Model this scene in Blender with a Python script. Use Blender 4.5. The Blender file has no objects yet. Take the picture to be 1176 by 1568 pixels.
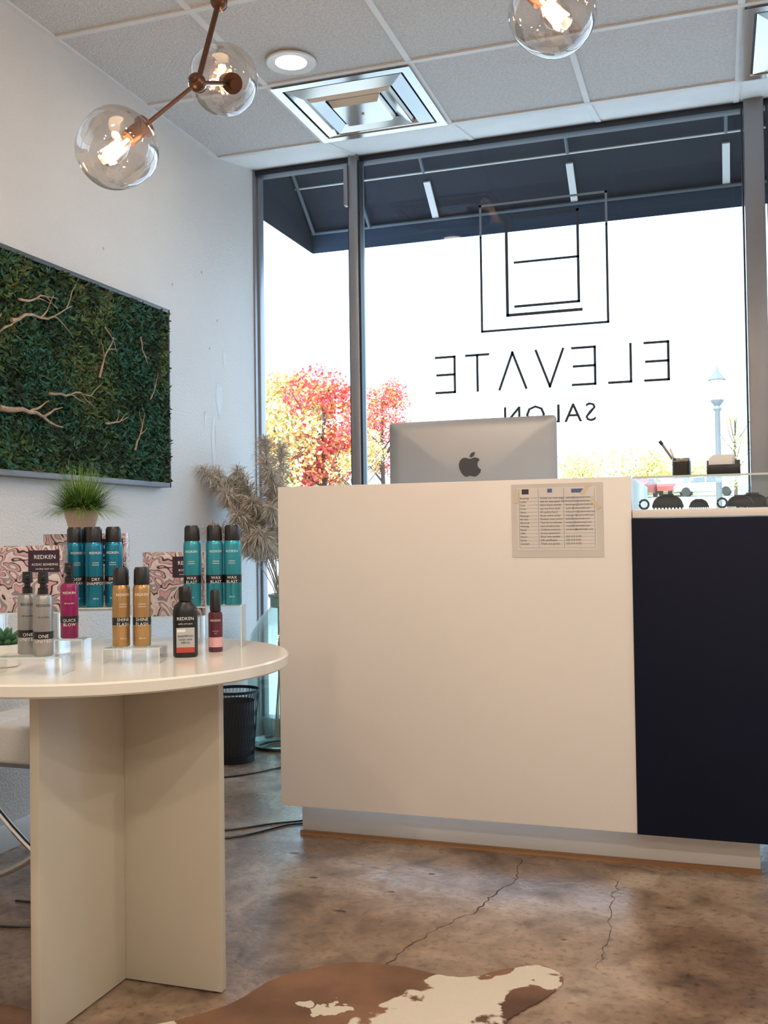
import bpy, bmesh, math, random
from mathutils import Vector, Matrix
from mathutils import noise as mn
random.seed(7)
scene=bpy.context.scene
try:
    scene.view_settings.view_transform='Standard'
except Exception as e: print(e)

# ------------------------------------------------------------ materials
MATS={}
def mat(name,col=(.8,.8,.8),rough=.5,metal=0,bump=0,bscale=50,col2=None,nscale=5,emit=None,estr=0,spec=None,trans=0,coat=0,detail=4,ramp=(.35,.65)):
    if name in MATS: return MATS[name]
    m=bpy.data.materials.new(name); m.use_nodes=True
    nt=m.node_tree; b=nt.nodes['Principled BSDF']
    b.inputs['Base Color'].default_value=(*col,1)
    b.inputs['Roughness'].default_value=rough
    b.inputs['Metallic'].default_value=metal
    b.inputs['Transmission Weight'].default_value=trans
    b.inputs['Coat Weight'].default_value=coat
    if spec is not None: b.inputs['Specular IOR Level'].default_value=spec
    if emit: 
        b.inputs['Emission Color'].default_value=(*emit,1); b.inputs['Emission Strength'].default_value=estr
    tc=nt.nodes.new('ShaderNodeTexCoord')
    n=nt.nodes.new('ShaderNodeTexNoise'); n.inputs['Scale'].default_value=nscale; n.inputs['Detail'].default_value=detail
    nt.links.new(tc.outputs['Object'],n.inputs['Vector'])
    if col2 is None: col2=tuple(c*.94 for c in col)
    r=nt.nodes.new('ShaderNodeValToRGB'); r.color_ramp.elements[0].position=ramp[0]; r.color_ramp.elements[1].position=ramp[1]
    r.color_ramp.elements[0].color=(*col2,1); r.color_ramp.elements[1].color=(*col,1)
    nt.links.new(n.outputs['Fac'],r.inputs['Fac']); nt.links.new(r.outputs['Color'],b.inputs['Base Color'])
    if bump:
        n2=nt.nodes.new('ShaderNodeTexNoise'); n2.inputs['Scale'].default_value=bscale; n2.inputs['Detail'].default_value=3
        nt.links.new(tc.outputs['Object'],n2.inputs['Vector'])
        bp=nt.nodes.new('ShaderNodeBump'); bp.inputs['Strength'].default_value=bump; bp.inputs['Distance'].default_value=.01
        nt.links.new(n2.outputs['Fac'],bp.inputs['Height']); nt.links.new(bp.outputs['Normal'],b.inputs['Normal'])
    MATS[name]=m; return m

def glassmat(name,tint=(1,1,1),base=.04,edge=.5,rough=.02):
    """thin-walled glass: transparent + fresnel weighted gloss"""
    m=bpy.data.materials.new(name); m.use_nodes=True; nt=m.node_tree
    for n in list(nt.nodes): nt.nodes.remove(n)
    out=nt.nodes.new('ShaderNodeOutputMaterial'); mix=nt.nodes.new('ShaderNodeMixShader')
    t=nt.nodes.new('ShaderNodeBsdfTransparent'); t.inputs[0].default_value=(*tint,1)
    g=nt.nodes.new('ShaderNodeBsdfGlossy'); g.inputs['Roughness'].default_value=rough
    fr=nt.nodes.new('ShaderNodeLayerWeight'); fr.inputs['Blend'].default_value=.25
    mp=nt.nodes.new('ShaderNodeMapRange'); mp.inputs['To Min'].default_value=base; mp.inputs['To Max'].default_value=edge
    nt.links.new(fr.outputs['Facing'],mp.inputs['Value']); nt.links.new(mp.outputs[0],mix.inputs[0])
    nt.links.new(t.outputs[0],mix.inputs[1]); nt.links.new(g.outputs[0],mix.inputs[2]); nt.links.new(mix.outputs[0],out.inputs[0])
    return m

# ------------------------------------------------------------ mesh builder
class MB:
    def __init__(s): s.bm=bmesh.new(); s.mats=[]
    def mi(s,m):
        if m not in s.mats: s.mats.append(m)
        return s.mats.index(m)
    def _add(s,t,m,M=None):
        if M is not None: bmesh.ops.transform(t,matrix=M,verts=t.verts)
        i=s.mi(m)
        for f in t.faces: f.material_index=i; f.smooth=True
        me=bpy.data.meshes.new('t'); t.to_mesh(me); t.free(); s.bm.from_mesh(me); bpy.data.meshes.remove(me)
    def box(s,a,b,m,bevel=0,M=None,seg=2):
        t=bmesh.new(); bmesh.ops.create_cube(t,size=1)
        c=[(a[i]+b[i])/2 for i in range(3)]; d=[abs(b[i]-a[i]) for i in range(3)]
        for v in t.verts: v.co=Vector((v.co[i]*d[i]+c[i] for i in range(3)))
        if bevel: bmesh.ops.bevel(t,geom=list(t.edges),offset=bevel,segments=seg,affect='EDGES',profile=.5)
        s._add(t,m,M)
    def lathe(s,prof,m,c=(0,0,0),seg=32,M=None):
        t=bmesh.new(); rings=[]
        for r,z in prof:
            if r<1e-6: rings.append([t.verts.new((c[0],c[1],c[2]+z))])
            else: rings.append([t.verts.new((c[0]+r*math.cos(2*math.pi*k/seg),c[1]+r*math.sin(2*math.pi*k/seg),c[2]+z)) for k in range(seg)])
        for A,B in zip(rings,rings[1:]):
            for k in range(seg):
                k2=(k+1)%seg
                if len(A)==1 and len(B)==1: continue
                if len(A)==1: t.faces.new((A[0],B[k2],B[k]))
                elif len(B)==1: t.faces.new((A[k],A[k2],B[0]))
                else: t.faces.new((A[k],A[k2],B[k2],B[k]))
        bmesh.ops.recalc_face_normals(t,faces=t.faces)
        s._add(t,m,M)
    def cyl(s,c,r,h,m,seg=24,M=None,r2=None):
        r2=r if r2 is None else r2
        s.lathe([(0,0),(r,0),(r2,h),(0,h)],m,c,seg,M)
    def rod(s,p,q,r,m,seg=10,r2=None):
        p=Vector(p);q=Vector(q);d=q-p
        M=Matrix.Translation(p)@d.to_track_quat('Z','Y').to_matrix().to_4x4()
        s.cyl((0,0,0),r,d.length,m,seg,M,r2)
    def tube(s,pts,r,m,seg=8,taper=None):
        pts=[Vector(p) for p in pts]; t=bmesh.new(); rings=[]
        up=Vector((0,0,1))
        for i,p in enumerate(pts):
            d=(pts[min(i+1,len(pts)-1)]-pts[max(i-1,0)]).normalized()
            a=d.cross(up)
            if a.length<.05: a=d.cross(Vector((1,0,0)))
            a.normalize(); b=d.cross(a).normalized()
            rr=r*(1 if taper is None else (1+(taper-1)*i/(len(pts)-1)))
            rings.append([t.verts.new(p+rr*(math.cos(2*math.pi*k/seg)*a+math.sin(2*math.pi*k/seg)*b)) for k in range(seg)])
        for A,B in zip(rings,rings[1:]):
            for k in range(seg): t.faces.new((A[k],A[(k+1)%seg],B[(k+1)%seg],B[k]))
        t.faces.new(rings[0]); t.faces.new(rings[-1])
        bmesh.ops.recalc_face_normals(t,faces=t.faces); s._add(t,m)
    def sphere(s,c,r,m,sc=(1,1,1),M=None,seg=24):
        t=bmesh.new(); bmesh.ops.create_uvsphere(t,u_segments=seg,v_segments=seg//2+2,radius=r)
        for v in t.verts: v.co=Vector((v.co[i]*sc[i]+c[i] for i in range(3)))
        s._add(t,m,M)
    def poly(s,pts,m,ext=None):
        t=bmesh.new(); vs=[t.verts.new(p) for p in pts]; f=t.faces.new(vs)
        if ext is not None:
            g=bmesh.ops.extrude_face_region(t,geom=[f])
            bmesh.ops.translate(t,vec=Vector(ext),verts=[e for e in g['geom'] if isinstance(e,bmesh.types.BMVert)])
            bmesh.ops.recalc_face_normals(t,faces=t.faces)
        bmesh.ops.triangulate(t,faces=[f for f in t.faces if len(f.verts)>4])
        s._add(t,m)
    def text(s,body,size,m,fn,align='CENTER',spacing=1,line=1):
        cu=bpy.data.curves.new('t','FONT'); cu.body=body; cu.size=size; cu.align_x=align; cu.space_character=spacing; cu.space_line=line
        cu.resolution_u=2
        ob=bpy.data.objects.new('t',cu); scene.collection.objects.link(ob)
        dg=bpy.context.evaluated_depsgraph_get(); me=bpy.data.meshes.new_from_object(ob.evaluated_get(dg))
        for v in me.vertices: v.co=Vector(fn(v.co.x,v.co.y))
        i=s.mi(m); n0=len(s.bm.faces); s.bm.from_mesh(me); s.bm.faces.ensure_lookup_table()
        for f in s.bm.faces[n0:]: f.material_index=i
        bpy.data.objects.remove(ob); bpy.data.curves.remove(cu); bpy.data.meshes.remove(me)
    def finish(s,name,loc=(0,0,0),rz=0,parent=None,ang=35):
        me=bpy.data.meshes.new(name); s.bm.to_mesh(me); s.bm.free()
        for m in s.mats: me.materials.append(m)
        try: me.set_sharp_from_angle(angle=math.radians(ang))
        except Exception as e: print(e)
        ob=bpy.data.objects.new(name,me); scene.collection.objects.link(ob)
        ob.location=loc; ob.rotation_euler=(0,0,rz)
        if parent: ob.parent=parent
        return ob
def empty(name,loc=(0,0,0),rz=0):
    e=bpy.data.objects.new(name,None); e.empty_display_size=.1; e.location=loc; e.rotation_euler=(0,0,rz); scene.collection.objects.link(e); return e
def raw(name,verts,faces,mats,idx=None,loc=(0,0,0),parent=None,smooth=False):
    me=bpy.data.meshes.new(name); me.from_pydata(verts,[],faces)
    for m in mats: me.materials.append(m)
    if idx: me.polygons.foreach_set('material_index',idx)
    if smooth: me.polygons.foreach_set('use_smooth',[True]*len(faces))
    me.update(); ob=bpy.data.objects.new(name,me); scene.collection.objects.link(ob); ob.location=loc
    if parent: ob.parent=parent
    return ob
def rnd(a,b): return random.uniform(a,b)

# ------------------------------------------------------------ common materials
wallm=mat('wall_paint',(.68,.655,.62),.5,bump=.4,bscale=110,col2=(.63,.61,.585),nscale=1.5)
tile=mat('ceiling_tile_fibre',(.68,.67,.655),.9,bump=.8,bscale=130,col2=(.60,.595,.585),nscale=80,ramp=(.38,.6))
grid=mat('ceiling_grid_paint',(.74,.73,.72),.5)
litstrip=mat('ceiling_tile_lit',(.82,.82,.81),.8,bump=.4,bscale=160)  # ceiling tile made paler: light caught by the sloped strip, in the colour
alu=mat('window_aluminium',(.33,.33,.35),.4,.6)
dark=mat('dark_frame',(.02,.024,.034),.5)
blk=mat('black_plastic',(.012,.012,.014),.35)
white_lam=mat('white_laminate',(.81,.785,.76),.32,col2=(.79,.765,.74),nscale=2)
cream=mat('cream_laminate',(.58,.53,.43),.4,col2=(.56,.51,.41),nscale=3)
creamtop=mat('cream_laminate_top',(.78,.76,.70),.16,col2=(.76,.74,.68),nscale=3)
navy=mat('navy_laminate',(.005,.008,.024),.6,spec=.18)
chrome=mat('chrome',(.8,.8,.8),.12,1)
silver=mat('brushed_aluminium',(.43,.45,.48),.42,.45)
bronze=mat('oil_bronze',(.12,.06,.04),.35,.8)
wood=mat('wood_edge',(.38,.19,.08),.5)
whitep=mat('white_plastic',(.85,.85,.84),.4)
acr=glassmat('clear_acrylic',(.96,.98,.98),.06,.5)
paneglass=glassmat('window_glass',(.97,.985,.985),.03,.35)
bulbglass=glassmat('bubble_glass',(.95,.91,.88),.12,.85,.05)
caseglass=glassmat('display_glass',(.95,.98,.975),.05,.4)
greenglass=glassmat('green_bottle_glass',(.88,.955,.93),.10,.85,.05)

# ------------------------------------------------------------ room shell
XL=-2.30; XR=3.6; YW=4.8; YB=-3.5; ZC=2.90
def simplebox(name,a,b,m,bevel=0):
    k=MB(); k.box(a,b,m,bevel); return k.finish(name)
fm=bpy.data.materials.new('stained_concrete'); fm.use_nodes=True; nt=fm.node_tree; b=nt.nodes['Principled BSDF']
tc=nt.nodes.new('ShaderNodeTexCoord')
def noise(nt,tc,sc,det=6,dist=0):
    n=nt.nodes.new('ShaderNodeTexNoise'); n.inputs['Scale'].default_value=sc; n.inputs['Detail'].default_value=det; n.inputs['Distortion'].default_value=dist
    nt.links.new(tc.outputs['Object'],n.inputs['Vector']); return n
def ramp(nt,src,stops):
    r=nt.nodes.new('ShaderNodeValToRGB'); e=r.color_ramp.elements
    e[0].position=stops[0][0]; e[0].color=(*stops[0][1],1); e[1].position=stops[-1][0]; e[1].color=(*stops[-1][1],1)
    for p,c in stops[1:-1]:
        x=e.new(p); x.color=(*c,1)
    nt.links.new(src,r.inputs['Fac']); return r
n1=noise(nt,tc,2.2,10,.9); n2=noise(nt,tc,8,12,.7); n3=noise(nt,tc,50,8,.3)
r1=ramp(nt,n1.outputs['Fac'],[(.3,(.17,.105,.068)),(.43,(.26,.172,.115)),(.55,(.34,.243,.172)),(.70,(.45,.35,.27))])
r2=ramp(nt,n2.outputs['Fac'],[(.28,(.36,.34,.34)),(.42,(.80,.78,.77)),(.56,(1,1,1)),(.74,(1.3,1.32,1.34))])
mx=nt.nodes.new('ShaderNodeMix'); mx.data_type='RGBA'; mx.blend_type='MULTIPLY'; mx.inputs[0].default_value=.9
nt.links.new(r1.outputs[0],mx.inputs[6]); nt.links.new(r2.outputs[0],mx.inputs[7])
r3=ramp(nt,n3.outputs['Fac'],[(.32,(.5,.48,.46)),(.46,(.97,.97,.97)),(.75,(1.15,1.15,1.15))])
mx3=nt.nodes.new('ShaderNodeMix'); mx3.data_type='RGBA'; mx3.blend_type='MULTIPLY'; mx3.inputs[0].default_value=.75
nt.links.new(mx.outputs[2],mx3.inputs[6]); nt.links.new(r3.outputs[0],mx3.inputs[7])
nt.links.new(mx3.outputs[2],b.inputs['Base Color'])
rr=ramp(nt,n2.outputs['Fac'],[(.3,(.40,.40,.40)),(.7,(.17,.17,.17))]); nt.links.new(rr.outputs[0],b.inputs['Roughness'])
bp=nt.nodes.new('ShaderNodeBump'); bp.inputs['Strength'].default_value=.16; bp.inputs['Distance'].default_value=.01
nt.links.new(n3.outputs['Fac'],bp.inputs['Height']); nt.links.new(bp.outputs[0],b.inputs['Normal'])
crackm=mat('crack_dark',(.06,.04,.03),.8); stain=mat('stain_dark',(.09,.06,.04),.5)
k=MB(); k.box((XL-.15,YB-.15,-.1),(XR+.15,YW+.08,0),fm)
def crack(pts,w):
    P=[]
    for (x0,y0),(x1,y1) in zip(pts,pts[1:]):
        for i in range(8):
            t=i/8; P.append((x0+(x1-x0)*t+rnd(-.008,.008),y0+(y1-y0)*t+rnd(-.004,.004)))
    P.append(pts[-1])
    L=[];R=[]
    for x,y in P:
        ww=w*rnd(.4,1.3); L.append((x-ww,y,.0006)); R.append((x+ww,y,.0006))
    for i in range(len(P)-1): k.poly([L[i],L[i+1],R[i+1],R[i]],crackm)
crack([(-.62,3.2),(-.60,3.02),(-.64,2.85),(-.66,2.72),(-.73,2.58),(-.76,2.46),(-.79,2.32)],.0018)
crack([(-.30,3.1),(-.31,2.9),(-.29,2.6),(-.3,2.45)],.0009)
crack([(-1.3,3.1),(-1.1,3.0),(-.9,2.95),(-.64,2.85)],.0009)
crack([(-.64,2.85),(-.3,2.78),(.1,2.8),(.6,2.7)],.0009)
for x,y,r_ in ((-1.02,2.62,.016),(-.86,2.98,.010),(.12,2.36,.012),(-1.35,3.05,.012),(-.15,2.9,.008),(-.93,2.80,.007),(.28,2.7,.010),(-1.2,2.85,.009),(-.4,2.6,.006)):
    pts=[(x+r_*rnd(.5,1.2)*math.cos(a)*1.5,y+r_*rnd(.5,1.1)*math.sin(a)*.7,.0005) for a in [i*math.pi/6 for i in range(12)]]
    k.poly(pts,stain)
k.finish('floor')
k=MB(); k.box((XL-.15,YB-.15,0),(XL,YW+.08,3.25),wallm)
patch=mat('spackle_patch',(.74,.74,.73),.6,col2=(.70,.70,.69)); scuff=mat('wall_scuff',(.50,.50,.50),.7)
for y,z,a_,b_ in ((4.36,1.72,.035,.10),(4.30,1.50,.022,.16),(4.42,1.92,.02,.05),(4.22,1.60,.012,.05)):
    k.poly([(XL+.0006,y+a_*rnd(.6,1.1)*math.cos(t),z+b_*rnd(.6,1.1)*math.sin(t)) for t in [i*math.pi/8 for i in range(16)]],patch)
for y,z in ((3.93,2.18),(4.27,1.95),(4.35,2.10),(3.4,2.2),(4.2,2.3),(2.75,2.12)): k.sphere((XL+.001,y,z),.006,scuff,(.3,1,1),None,8)
k.finish('wall_left')
simplebox('wall_right',(XR,YB-.15,0),(XR+.15,YW+.08,3.25),wallm)
simplebox('wall_back',(XL,YB-.15,0),(XR,YB,3.25),wallm)
simplebox('wall_header',(XL,YW-.03,2.985),(XR,YW+.08,3.25),wallm)
bb=mat('baseboard_paint',(.70,.69,.67),.4)
simplebox('baseboard_left',(XL,YB,0),(XL+.012,YW-.03,.09),bb,.003)

# ceiling
k=MB()
YC=4.345; T=.615; X0=-.50
k.box((XL,YB,ZC),(XR,YC,ZC+.02),tile)
k.box((XL,YB,ZC+.35),(XR,YW+.08,ZC+.4),wallm)
rise=.085
k.poly([(XL,YC,ZC),(XR,YC,ZC),(XR,YW-.03,ZC+rise),(XL,YW-.03,ZC+rise)],litstrip,ext=(0,0,.02))
w=.012
xs=[X0+i*.613 for i in range(-3,8)]
xs=[x for x in xs if XL+.02<x<XR-.02]; ys=[YC-i*.63 for i in range(0,13)]
for x in xs:
    k.box((x-w,YB,ZC-.006),(x+w,YC,ZC+.001),grid)
    k.poly([(x-w,YC,ZC-.006),(x+w,YC,ZC-.006),(x+w,YW-.03,ZC+rise-.006),(x-w,YW-.03,ZC+rise-.006)],grid,ext=(0,0,.008))
for y in ys:
    if y>YB: k.box((XL,y-w,ZC-.007),(XR,y+w,ZC+.0005),grid)
k.box((XL,YB,ZC-.008),(XL+.022,YC,ZC),grid)
k.finish('ceiling')

# window frame / glass
k=MB()
y0,y1=YW-.06,YW+.05
def vm(x,w): k.box((x-w,y0,0),(x+w,y1,2.985),alu,.003)
k.box((XL,YW-.005,0),(XL+.020,y1,2.985),alu,.003); k.box((XL,y0+.02,0),(XL+.008,y1,2.985),alu,.002)
vm(-1.73,.024); vm(.185,.042); vm(2.1,.03); k.box((XR-.04,y0,0),(XR,y1,2.985),alu,.003)
k.box((XL,YW-.02,2.955),(XR,y1,2.985),dark,.003)
k.box((XL,y0,0),(XR,y1,.10),alu,.003)
k.box((-1.775,y0-.014,2.72),(-1.755,y0+.02,2.93),alu,.002)
k.box((.235,y0-.01,0),(.245,y0+.02,2.94),dark)
for x in (-1.757,-1.700,.135): k.box((x-.004,y0+.01,.1),(x+.004,y0+.06,2.95),dark)
wf=k.finish('window_frame')
gl=[(XL+.02,-1.757),(-1.703,.14),(.23,2.07),(2.13,XR-.04)]
for i,(a,c) in enumerate(gl):
    k=MB(); k.poly([(a,YW,.10),(c,YW,.10),(c,YW,2.955),(a,YW,2.955)],paneglass); k.finish('window_%d'%(i+1))

# logo decal on the window (inner face)
ink=mat('vinyl_decal',(.035,.04,.05),.6); ink_lit=mat('vinyl_decal_lit',(.20,.25,.30),.6)  # second ink is a paler copy: light look against dark awning, painted in
k=MB(); YD=YW-.004
def stroke(p,q,w=.008,m=None):
    p=Vector((p[0],0,p[1]));q=Vector((q[0],0,q[1]));d=(q-p).normalized();n=Vector((-d.z,0,d.x))*w/2
    e=d*w/2
    pts=[p-e+n,q+e+n,q+e-n,p-e-n]
    k.poly([(a.x,YD,a.z) for a in pts],m or ink)
def pl(P,w=.008,m=None):
    for a,b_ in zip(P,P[1:]): stroke(a,b_,w,m)
ox0,ox1,oz0,oz1=-1.083,-.475,2.035,2.655
pl([(ox0,2.5),(ox0,oz1),(ox1,oz1),(ox1,2.5)],.011,ink_lit)
pl([(ox0,2.50),(ox0,oz0),(ox1,oz0),(ox1,2.5)],.0115)
pl([(-.955,2.585),(-.955,2.105),(-.60,2.105)],.015)
pl([(-.92,2.585),(-.61,2.585),(-.61,2.145),(-.915,2.145)],.013)
pl([(-.915,2.36),(-.61,2.36)],.012)
zt,zb=1.922,1.746
def Eg(xr,xl): pl([(xl,zt),(xr,zt),(xr,zb),(xl,zb)],.012); stroke((xl+.006,(zt+zb)/2),(xr,(zt+zb)/2),.012)
Eg(-.205,-.310)
pl([(-.375,zt),(-.375,zb),(-.475,zb)],.012)
Eg(-.540,-.645)
pl([(-.690,zt),(-.755,zb),(-.820,zt)],.012)
pl([(-.870,zb),(-.935,zt),(-1.0,zb)],.012)
pl([(-1.055,zt),(-1.165,zt)],.012); stroke((-1.11,zt),(-1.11,zb),.012)
Eg(-1.225,-1.320)
k.text('SALON',.128,ink,lambda x,y:(-.535-x,YD,1.570+y),align='LEFT',spacing=1.17)
k.finish('window_logo_decal')

# ------------------------------------------------------------ reception desk
k=MB(); YF=3.15
k.box((-1.44,YF,.125),(-.253,YF+.035,1.215),white_lam,.002)
k.box((-1.44,YF+.035,.125),(-1.41,3.95,1.215),white_lam,.002)
k.box((-.285,YF+.035,.125),(-.255,3.95,1.215),white_lam,.002)
k.box((-1.41,YF+.035,.735),(-.285,3.95,.765),white_lam,.002)
k.box((-1.41,3.26,0),(.10,3.9,.125),white_lam,.002)
k.box((-1.413,3.248,0),(.103,3.262,.014),wood)
k.box((-.253,YF-.004,.123),(.30,YF+.03,1.085),navy,.002)
k.box((.27,YF+.03,.123),(.30,3.75,1.085),navy,.002)
k.box((-.253,YF+.03,.123),(.27,3.75,.16),navy,.002)
k.box((-.25,YF-.004,1.087),(.30,3.75,1.112),white_lam,.002)
k.finish('reception_desk')
k=MB()
gz0,gz1=1.1125,1.208
for a,c in [((-.245,YF+.004,gz0),(.295,YF+.009,gz1)),((-.245,3.595,gz0),(.295,3.60,gz1)),((.289,YF+.009,gz0),(.294,3.595,gz1))]:
    k.box(a,c,caseglass)
k.box((-.248,YF,gz1),(.298,3.605,gz1+.006),caseglass)
edge=mat('glass_edge',(.62,.72,.70),.2)
k.box((-.248,YF-.001,gz1),(.298,YF+.001,gz1+.006),edge)
k.finish('glass_display_case')

# hair claw clips in the case
def claw(x,y,s,rot):
    k=MB()
    for sg in (-1,1):
        t=bmesh.new(); n=18; mm=8; rows=[]
        for i in range(n+1):
            u=-1+2*i/n; row=[]
            hh=math.sqrt(max(0,1-abs(u)**2.6*.97))
            for j in range(mm+1):
                a=j/mm*math.pi*.5
                row.append(t.verts.new((u*.042*s,sg*(.001+.021*s*math.sin(a)*hh),.007+(.036*s*math.cos(a))*hh)))
            rows.append(row)
        for A,B in zip(rows,rows[1:]):
            for j in range(mm): t.faces.new((A[j],A[j+1],B[j+1],B[j]))
        bmesh.ops.solidify(t,geom=list(t.faces),thickness=.002)
        k._add(t,blk)
        for i in range(9):
            u=(-4+i)*.0092*s
            k.rod((u,sg*.0195*s,.011),(u,sg*.013*s,.0008),.0022*s,blk,6,.0010)
    k.rod((-.016*s,0,.036*s+.005),(.016*s,0,.036*s+.005),.0035*s,blk,10)
    return k.finish('hair_claw_clip',(x,y,gz0+.0005),rot)
claw(-.152,3.30,1.15,.1); claw(-.058,3.34,.72,.3); claw(.065,3.31,.95,-.15); claw(.105,3.42,1.2,.1); claw(.215,3.34,1.15,.5)
gold=mat('bangle_metal',(.45,.42,.38),.2,.9)
for x,y in ((-.222,3.26),(.012,3.27),(.150,3.27)):
    k=MB(); pts=[(.014*math.cos(a),.0,.0175+.014*math.sin(a)) for a in [j*math.pi/10 for j in range(21)]]
    k.tube(pts,.0034,blk,8); k.finish('hair_ring',(x,y,gz0+.0005),.2)
# cup with pen, card holder
k=MB(); zt0=gz1+.0065
cupm=mat('smoke_metal_cup',(.07,.06,.055),.3,.6)
k.lathe([(0,0),(.027,0),(.029,.004),(.029,.062),(.027,.062),(.026,.005),(0,.005)],cupm)
k.lathe([(.0293,.050),(.0300,.052),(.0300,.058),(.0293,.062)],gold)
k.rod((.006,0,.008),(-.058,.0,.108),.0042,mat('pen_body',(.25,.2,.17),.3),12)
k.rod((-.058,0,.108),(-.066,0,.120),.0055,blk,12)
k.rod((.0,.008,.008),(-.035,.01,.095),.0032,whitep,10)
k.finish('pen_cup',(-.108,3.32,zt0))
k=MB()
k.box((-.05,-.02,0),(.05,.02,.006),blk,.001); k.box((-.05,-.022,0),(.05,-.018,.036),blk,.001)
k.box((-.05,.016,0),(.05,.020,.052),blk,.001); k.box((-.05,-.02,0),(-.047,.018,.036),blk); k.box((.047,-.02,0),(.05,.018,.036),blk)
for i in range(9): k.box((-.044+i*.0015,-.012+i*.003,.0065),(.026+i*.001,-.0105+i*.003,.056+i*.0016),whitep)
k.finish('business_card_holder',(.018,3.30,zt0))

# desktop computer (rear view)
def rrect(w,h,r,n=8):
    P=[]
    for cx,cz,a0 in ((w/2-r,h/2-r,0),(-w/2+r,h/2-r,90),(-w/2+r,-h/2+r,180),(w/2-r,-h/2+r,270)):
        for i in range(n+1):
            a=math.radians(a0+90*i/n); P.append((cx+r*math.cos(a),cz+r*math.sin(a)))
    return P
k=MB()
t=bmesh.new(); W,H=.65,.516; rings=[]
for sc,y in ((1,.004),(1,-.003),(.99,-.006),(.85,-.012),(.6,-.019),(.3,-.024)):
    rings.append([t.verts.new((x*sc,y,z*sc)) for x,z in rrect(W,H,.016)])
for A,B in zip(rings,rings[1:]):
    for i in range(len(A)): t.faces.new((A[i],A[(i+1)%len(A)],B[(i+1)%len(A)],B[i]))
t.faces.new(rings[0]); t.faces.new(rings[-1]); bmesh.ops.recalc_face_normals(t,faces=t.faces)
k._add(t,silver)
k.box((-.31,.0041,-.19),(.31,.006,.245),blk)
ap=[(.50,.04),(.42,.015),(.33,0),(.24,.04),(.12,.18),(.03,.38),(.02,.55),(.08,.70),(.20,.79),(.32,.80),(.42,.765),(.50,.745),(.58,.765),(.70,.80),(.82,.78),(.92,.70),(.84,.62),(.81,.51),(.84,.40),(.90,.33),(.97,.29),(.94,.17),(.84,.06),(.76,.01),(.67,0),(.58,.015)]
lf=[(.50,.82),(.50,.90),(.57,.99),(.70,1.04),(.70,.95),(.64,.86),(.56,.82)]
lm=mat('dark_mirror_badge',(.10,.10,.11),.25,.6)
S=.090
k.poly([((x-.5)*S,-.0262,(z-.5)*S+.083) for x,z in ap],lm,ext=(0,.012,0))
k.poly([((x-.5)*S,-.0262,(z-.5)*S+.083) for x,z in lf],lm,ext=(0,.012,0))
ob=k.finish('desktop_computer',(-.885,3.70,1.222),0,None,50)
k=MB(); k.box((-.10,-.09,-.4565),(.10,.10,-.4485),silver,.003); k.box((-.08,-.064,-.452),(.08,-.05,-.12),silver,.003); k.box((-.08,-.06,-.17),(.08,-.015,-.12),silver,.003)
k.finish('stand',(0,0,0),0,ob)

# posted sheet
paper=mat('paper_sheet',(.74,.72,.71),.6); inkp=mat('print_ink',(.05,.05,.07),.7); bluep=mat('print_blue',(.10,.16,.35),.7)
tape=mat('tan_tape',(.72,.62,.45),.35)
k=MB(); x0,x1,z0,z1=-.625,-.337,.968,1.200
k.box((x0,-.0012,z0),(x1,0,z1),mat('sheet_sleeve',(.68,.655,.63),.15,coat=.6))
k.box((x0+.018,-.0018,z0+.022),(x1-.02,-.0012,z1-.012),paper)
def pt(x,z): return lambda a,b_:(x+a,-.0022,z+b_)
names='Booking\nLobby\nCuts\nColor\nGloss\nBalayage\nKeratin\nBlowout\nWaxing\nRetail\nGifts\nHours\nPolicy\nContact'
mid='Follow our team page\nAsk for new guest deal\nSalon hours weekly\nsee the front desk\nAll stylists listed\nBook online today\nRedeem your points\nText for a reminder\nLate arrival policy\nChildren welcome\nService guarantee\nPatch test needed\nGift certificates\nThank you guests'
rgt='stylist@salonmail.com\nfrontdesk@salonmail.com\nbookings@salonmail.com\ncolor@salonmail.com\neducation@salonmail.com\nmanager@salonmail.com\nhello@salonmail.com\nevents@salonmail.com\nretail@salonmail.com\nreviews@salonmail.com\n \n555 010 0100\n555 010 0101\n555 010 0102'
k.text(names,.0085,inkp,pt(x0+.028,z1-.048),'LEFT',line=1.3)
k.text(mid,.0085,inkp,pt(x0+.092,z1-.048),'LEFT',line=1.3)
k.text(rgt,.0085,inkp,pt(x0+.172,z1-.048),'LEFT',line=1.3)
k.box((x0+.034,-.0024,z1-.032),(x0+.056,-.0018,z1-.016),inkp); k.box((x0+.115,-.0024,z1-.028),(x0+.13,-.0018,z1-.016),bluep); k.box((x0+.19,-.0024,z1-.030),(x0+.228,-.0018,z1-.018),bluep)
for i in range(15): k.box((x0+.025,-.0021,z0+.030+i*.0113),(x1-.027,-.0018,z0+.0304+i*.0113),inkp)
for xx in (x0+.025,x0+.086,x0+.166,x1-.027): k.box((xx,-.0021,z0+.03),(xx+.0006,-.0018,z1-.015),inkp)
for cx,cz,an in ((x0+.018,z1-.04,.1),(x1-.055,z1-.02,.6),(x1-.025,z1-.065,-.7)):
    k.box((-.006,-.0030,-.02),(.006,-.0024,.02),tape,0,Matrix.Translation((cx,0,cz))@Matrix.Rotation(an,4,'Y'))
k.finish('notice_sheet',(0,YF-.0003,0))

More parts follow.
